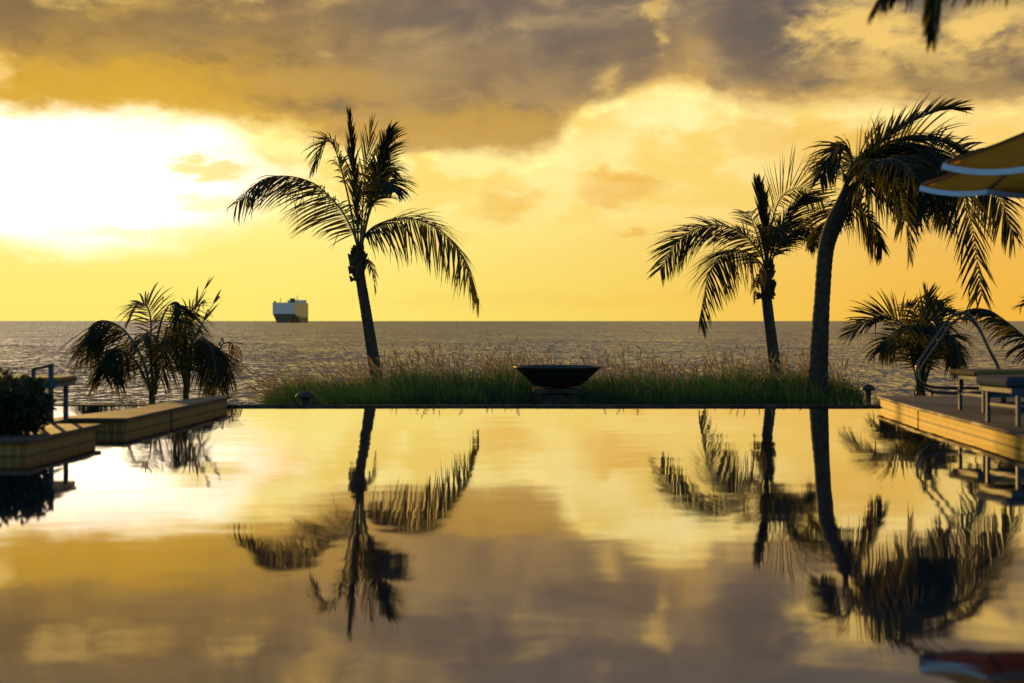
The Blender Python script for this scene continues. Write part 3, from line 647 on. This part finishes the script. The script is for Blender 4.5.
for _ in range(1900):
    y = rr.uniform(26.5, 36.5); px = rr.uniform(288, 858); x = (px-512)/F*y
    if abs(px-557) < 36 and y < 29.8: continue
    edge_k = min(1, (px-280)/45)
    wav = 6*math.sin(px*.021+1) + 4*math.sin(px*.057) + 3*math.sin(px*.13+2)
    htop = max(361 + wav*.8 + rr.gauss(0, 5), HZ + 2*EYE*F/y - 86 + 2)
    h = max(.3, EYE - (htop-HZ)/F*y + 1.02)*rr.uniform(.80, 1.0)
    h *= .88 + .12*edge_k
    if px > 815: h *= 1 - (px-815)/110
    lean = -.75*(1-min(1, (px-288)/100)) + rr.gauss(-.10, .16)
    spots.append((x, y, -1.03, h*rr.choice((1, 1, .9, 1.05)), lean, 30, 1 if rr.random() < .75 and y > 29 else 0))
g = grass_patch('grass', None, spots, 6)
spots = []
for _ in range(420):
    y = rr.uniform(22.2, 27); px = rr.choice((rr.uniform(-60, 292), rr.uniform(850, 1080))); x = (px-512)/F*y
    ht = 400 - abs(rr.gauss(0, 5)) if px < 500 else 396 - abs(rr.gauss(0, 9))
    spots.append((x, y, -1.03, max(.25, EYE - (ht-HZ)/F*y + 1.02), rr.gauss(0, .15), 14, 0))
grass_patch('low_grass', None, spots, 8)
spots = []
for _ in range(90):     # tufts at the foot of the left palm clump
    y = rr.uniform(26, 28.5); px = rr.gauss(140, 16); x = (px-512)/F*y
    spots.append((x, y, -1.03, EYE - (rr.uniform(390, 400)-HZ)/F*y + 1.02, rr.gauss(0, .2), 18, 0))
grass_patch('tufted_grass', None, spots, 9)

# ------------------------------------------------------------------ hedge on the left pier, low shrubs behind the right deck
def hedge(name, label, cat, x0, x1, y0, y1, z0, z1, nl, ls, seed, round_=.25, group=None):
    rr = random.Random(seed); root = thing(name, label, cat, ((x0+x1)/2, (y0+y1)/2, z0), group); b = Buf(); s = Buf()
    lumps = [(rr.uniform(x0+.2, x1-.2), rr.uniform(y0, y1), rr.uniform(.45, 1.0)) for _ in range(30)]
    for _ in range(nl):
        lx_, ly_, lh = rr.choice(lumps); hh = (z1-z0)*lh
        q = Vector((rr.gauss(0, 1), rr.gauss(0, 1), rr.gauss(0, 1))).normalized()*rr.uniform(.3, 1)**.4
        x = lx_ + q.x*.19; y = ly_ + q.y*.2; z = z0 + hh*.5 + q.z*hh*.52
        if z < z0+.01: z = z0 + rr.uniform(.01, .08)
        d = Vector((rr.gauss(0, 1), rr.gauss(0, 1), rr.gauss(.4, .8))).normalized(); t = d.cross(Vector((rr.gauss(0, 1), rr.gauss(0, 1), rr.gauss(0, 1)))).normalized()
        l = ls*rr.uniform(.6, 1.2); p = Vector((x, y, z)); w = t*l*.26; n = d.cross(t)*l*.12
        b.add([p, p+d*l*.5+w+n, p+d*l, p+d*l*.5-w+n], [(0, 1, 2, 3)])
    for lx_, ly_, lh in lumps:
        for k in range(3):
            e = Vector((lx_+rr.uniform(-.15, .15), ly_+rr.uniform(-.1, .1), z0+(z1-z0)*lh*.8)); s.tube([(lx_, ly_, z0-.01), (Vector((lx_, ly_, z0))+e)/2, e], [.012, .009, .004], 5)
    b.build('foliage', 'hedge', root); s.build('stem', 'stem', root); return root
hedge('hedge', 'dark leafy hedge on the left pier in front of the white lounge chair', 'hedge', -6.5, -4.60, 14.0, 14.7, DZ, .78, 7000, .10, 4)
for i, (px, d, w, zt, lab) in enumerate(((912, 22.2, .5, .20, 'low dark shrub behind the right deck, left of the handrail'), (948, 22.6, .6, .25, 'low dark shrub behind the right deck under the handrail arch'), (1000, 22.4, .7, .28, 'low dark shrub behind the right deck and the far lounger'))):
    x = (px-512)/F*d; hedge('shrub', lab, 'shrub', x-w, x+w, d-.4, d+.4, -1.03, zt, 2200, .12, 40+i, group='low shrubs behind the right deck')

# ------------------------------------------------------------------ fire bowl and its plinth
c = P(557.5, 388, 29); fb = thing('fire_bowl', 'wide black fire bowl on a square stone plinth amid the grass', 'fire bowl', (c.x, c.y, -1.03))
b = Buf(); b.lathe([(.02, .035), (.40, .035), (.50, .07), (.885, .42), (.90, .44), (.885, .452), (.86, .44), (.50, .14), (.02, .10)], (c.x, c.y, -.07), 48); b.build('bowl', 'iron', fb, smooth=True)
b = Buf(); b.box(c.x-.40, c.x+.40, c.y-.40, c.y+.40, -1.05, -.16); o = b.build('plinth', 'darkstone', fb); bevel(o, .02)
b = Buf(); b.box(c.x-.50, c.x+.50, c.y-.50, c.y+.50, -.157, -.06); o = b.build('cap_stone', 'darkstone', fb); bevel(o, .015)

# ------------------------------------------------------------------ garden path lights
def path_light(px, ytop, d, rcap, label):
    c = P(px, ytop, d); t = thing('path_light', label, 'garden light', (c.x, c.y, -1.03), 'mushroom garden lights beyond the pool')
    b = Buf(); b.tube([(c.x, c.y, -1.04), (c.x, c.y, c.z-.11)], rcap*.42, 12); b.build('post', 'iron', t)
    b = Buf(); b.lathe([(.005, 0), (rcap*.5, -.018), (rcap*.86, -.055), (rcap, -.10), (rcap*.98, -.115), (rcap*.9, -.10), (.01, -.08)], (c.x, c.y, c.z), 24); b.build('hood', 'iron', t, smooth=True)
    b = Buf(); b.lathe([(rcap*.30, -.19), (rcap*.46, -.19), (rcap*.46, -.10), (rcap*.30, -.10)], (c.x, c.y, c.z), 16); b.build('lens', 'lens', t)
path_light(305, 391, 24.6, .17, 'dark domed path light at the left end of the tall grass')
path_light(868, 384, 25.6, .13, 'dark mushroom path light by the far end of the right deck')

# ------------------------------------------------------------------ steel handrail
hr = thing('pool_handrail', 'curved steel pool handrail on the right deck', 'handrail', (P(998, 400, 18.9).x, 18.9, DZ))
for d, dxp, dyp in ((18.7, 0, 0), (19.2, 2.5, 5)):
    foot = P(1003+dxp, 400, d); foot.z = DZ
    pts = [foot] + [P(x+dxp, y+dyp, d) for x, y in ((999, 370), (989, 349), (979, 328), (970.5, 316.5), (960, 313), (949, 319), (934, 340), (920, 360.5), (916.8, 370), (919, 380), (930, 386.5), (950, 388), (975, 388), (1001.5, 388))]
    b = Buf(); b.tube(catmull(pts, 70), .021, 10); rl = b.build('rail', 'steel', hr, smooth=True)
    b = Buf(); b.lathe([(.0, .0), (.06, .0), (.06, .012), (.03, .025)], tuple(foot), 16); b.build('flange', 'steel', rl)

# ------------------------------------------------------------------ loungers
def lounger(name, label, loc, rz, length, width, h, cush, arms=False, group=None, cm='cushion'):
    """long axis +x from the foot end at the origin; local coordinates"""
    t = thing(name, label, 'lounger', loc, group, rz); mw = Matrix.Identity(4)
    def part(nm, m, fn, bv=.006):
        b = Buf(); fn(b); o = b.build(nm, m, t, local=True)
        if bv: bevel(o, bv)
        return o
    fr = .04; zt = h-cush
    def frame(b):
        b.box(0, length, 0, fr, zt-.06, zt-.002); b.box(0, length, width-fr, width, zt-.06, zt-.002)
        b.box(.001, fr, fr+.001, width-fr-.001, zt-.058, zt-.003); b.box(length-fr, length-.001, fr+.001, width-fr-.001, zt-.058, zt-.003)
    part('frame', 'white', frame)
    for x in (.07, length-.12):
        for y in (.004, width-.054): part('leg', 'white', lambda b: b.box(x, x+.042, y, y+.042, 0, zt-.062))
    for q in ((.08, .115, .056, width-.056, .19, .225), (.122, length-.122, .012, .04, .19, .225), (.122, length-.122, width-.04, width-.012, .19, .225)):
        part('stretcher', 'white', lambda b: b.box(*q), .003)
    part('cushion', cm, lambda b: b.box(-.05, length*.64, -.02, width+.02, zt, h), cush*.42).modifiers[0].segments = 4
    cb = part('back_cushion', cm, lambda b: b.box(0, length*.36, -.02, width+.02, 0, cush), cush*.42); cb.modifiers[0].segments = 4
    cb.location = (length*.645, 0, zt+.01); cb.rotation_euler = (0, -R(28), 0)
    if arms:
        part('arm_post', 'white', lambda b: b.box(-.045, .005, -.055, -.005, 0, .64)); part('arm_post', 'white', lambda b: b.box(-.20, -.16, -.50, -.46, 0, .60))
    return t
GL = 'pool loungers on the right deck'
lounger('sun_lounger', 'far lounger on the right deck beside the handrail', (5.70, 17.4, DZ), R(8), 1.95, .70, .52, .065, group=GL)
lounger('sun_lounger', 'near lounger at the right edge with a thick rounded cushion', (5.34, 15.2, DZ), R(10), 1.95, .70, .53, .12, group=GL, cm='cushion_shaded')
# lounge chair on the left deck: foot end at the right, open wooden-topped arm
t = thing('lounge_chair', 'white framed lounge chair with wooden armrest behind the dark hedge', 'lounge chair', (-5.17, 15.85, DZ))
def part(nm, m, boxes, bv=.006, par=None):
    b = Buf()
    for q in boxes: b.box(*q)
    o = b.build(nm, m, par or t, local=True); bevel(o, bv); return o
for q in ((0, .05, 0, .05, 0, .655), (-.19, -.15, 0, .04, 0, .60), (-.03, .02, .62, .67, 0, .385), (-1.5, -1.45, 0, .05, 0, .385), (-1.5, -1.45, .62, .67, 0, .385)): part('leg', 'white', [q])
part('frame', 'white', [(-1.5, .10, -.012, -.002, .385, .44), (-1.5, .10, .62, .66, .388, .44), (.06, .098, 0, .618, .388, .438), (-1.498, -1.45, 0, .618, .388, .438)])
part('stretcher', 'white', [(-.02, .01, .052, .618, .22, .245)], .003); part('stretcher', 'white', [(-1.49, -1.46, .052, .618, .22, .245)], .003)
o = part('cushion', 'cushion', [(-1.5, .13, .002, .66, .442, .50)], .025); o.modifiers[0].segments = 4
ar = part('armrest', 'wood', [(-.17, .05, -.02, .06, 0, .03)], .01); ar.location = (0, 0, .615); ar.rotation_euler = (0, -R(14), 0)

# ------------------------------------------------------------------ parasols
def parasol(label, vx, vy, d, Rr, tilt, turn):
    """eight-sided canopy; its leftmost corner stands at picture point (vx, vy) at depth d"""
    corner = P(vx, vy, d); cx = corner.x + Rr; cy = d
    t = thing('parasol', label, 'parasol', (cx, cy, DZ), 'yellow parasols on the right deck')
    rot = Matrix.Rotation(R(tilt), 4, 'X'); hub = Vector((cx, cy, corner.z))
    rise = Rr*.42; n = 8; K = 7; b = Buf(); tr = Buf(); tape = Buf(); ribs = []
    def pt(k, s, lower=0.0):
        """point on panel edge/angle k (float), s from apex 0 to rim 1"""
        i = math.floor(k); f = k-i
        a0, a1 = (R(180+turn+45*i), R(180+turn+45*(i+1)))
        e = Vector((math.cos(a0)*(1-f)+math.cos(a1)*f, math.sin(a0)*(1-f)+math.sin(a1)*f, 0))*Rr*s
        sag = .10*Rr*math.sin(math.pi*s)*.35 + 4*f*(1-f)*.030*s*Rr
        return hub + rot @ Vector((e.x, e.y, rise*(1-s) - sag - lower))
    for i in range(n):
        M_ = 6
        vs = [pt(i+j/M_, q/K) for q in range(K+1) for j in range(M_+1)]
        b.add(vs, [(q*(M_+1)+j, q*(M_+1)+j+1, (q+1)*(M_+1)+j+1, (q+1)*(M_+1)+j) for q in range(K) for j in range(M_)])
        vs = [pt(i+j/M_, 1.0+o, l) for o, l in ((.001, -.010), (.012, .045)) for j in range(M_+1)]
        tr.add(vs, [(j, j+1, M_+1+j+1, M_+1+j) for j in range(M_)])
        tape.tube([pt(i, s)+Vector((0, 0, .004)) for s in (.02, .2, .4, .6, .8, .99)], .016, 5)
        rb = Buf(); rb.tube([pt(i, s)-Vector((0, 0, .022)) for s in (.03, .25, .5, .75, .97)], .010, 6); ribs.append(rb)
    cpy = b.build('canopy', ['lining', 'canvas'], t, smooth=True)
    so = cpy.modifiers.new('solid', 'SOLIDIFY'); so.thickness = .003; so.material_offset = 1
    tro = tr.build('trim', 'trim', cpy); so = tro.modifiers.new('solid', 'SOLIDIFY'); so.thickness = .004
    tape.build('seam_tape', 'seam', cpy)
    for rb in ribs: rb.build('rib', 'seam', t)
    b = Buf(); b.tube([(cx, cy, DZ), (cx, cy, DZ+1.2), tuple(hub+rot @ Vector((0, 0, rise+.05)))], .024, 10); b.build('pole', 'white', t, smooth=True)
    b = Buf(); b.lathe([(0, 0), (.26, 0), (.26, .05), (.05, .08), (.04, .22)], (cx, cy, DZ), 24); b.build('base', 'darkstone', t)
parasol('yellow parasol with white trim given a blue skylit colour, the nearer and upper of the two at the right', 940, 164, 15.0, 1.45, 8.0, 4)
parasol('yellow parasol with white trim given a blue skylit colour, the farther one partly behind the other', 918, 186, 17.6, 1.45, 8.0, 4)

# ------------------------------------------------------------------ ship
SD = 2400.0; k = SD/F
sc_ = P(283.5, 321, SD); ship = thing('car_carrier_ship', 'boxy car carrier ship on the horizon left of the tall palm', 'ship', (sc_.x, sc_.y, -1.5), None, R(-4.4))
Bm, Ln, H = 38.0, 130.0, 34.0
def sect(y, wl, wt, hb):           # one cross-section: half widths at the water line, at the knuckle and top
    return [(-wl, y, -3), (-wt, y, hb), (-wt, y, H), (wt, y, H), (wt, y, hb), (wl, y, -3)]
secs = [sect(0, 10, 18.6, 15), sect(14, 14, 19, 12), sect(60, 19, 19, 9), sect(105, 18, 19, 9), sect(Ln, 3, 8, 16)]
b = Buf(); vs = [Vector(p) for s in secs for p in s]; fs = []; ms = []
for i in range(len(secs)-1):
    for j in range(6):
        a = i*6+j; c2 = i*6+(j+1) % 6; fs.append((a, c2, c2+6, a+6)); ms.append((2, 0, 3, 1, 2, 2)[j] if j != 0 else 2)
b.v, b.f, b.m = vs, fs, ms
k0 = [(0, 1, 4, 5), (1, 2, 3, 4)]; b.f += k0; b.m += [2, 0]; b.f += [tuple(range(24, 30))[::-1]]; b.m += [0]
b.build('hull', ['hullhazed', 'hullside', 'hulldark', 'shipdeck'], ship, local=True)
b = Buf(); b.box(-15, 15, 92, 110, H+.01, H+5.5); b.build('bridge', 'hullhazed', ship, local=True)
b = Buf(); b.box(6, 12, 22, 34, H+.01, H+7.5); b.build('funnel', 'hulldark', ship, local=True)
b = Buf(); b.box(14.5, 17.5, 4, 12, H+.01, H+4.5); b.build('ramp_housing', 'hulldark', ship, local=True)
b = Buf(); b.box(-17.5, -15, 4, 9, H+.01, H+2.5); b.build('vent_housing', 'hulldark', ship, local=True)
for x, y, h in ((0, 101, 15), (-10, 20, 8), (9.5, 60, 10)):
    b = Buf(); b.tube([(x, y, H), (x, y, H+h)], [.55, .3], 6); b.box(x-1.8, x+1.8, y-.2, y+.2, H+h*.7, H+h*.7+.5); b.build('mast', 'shipdeck', ship, local=True)
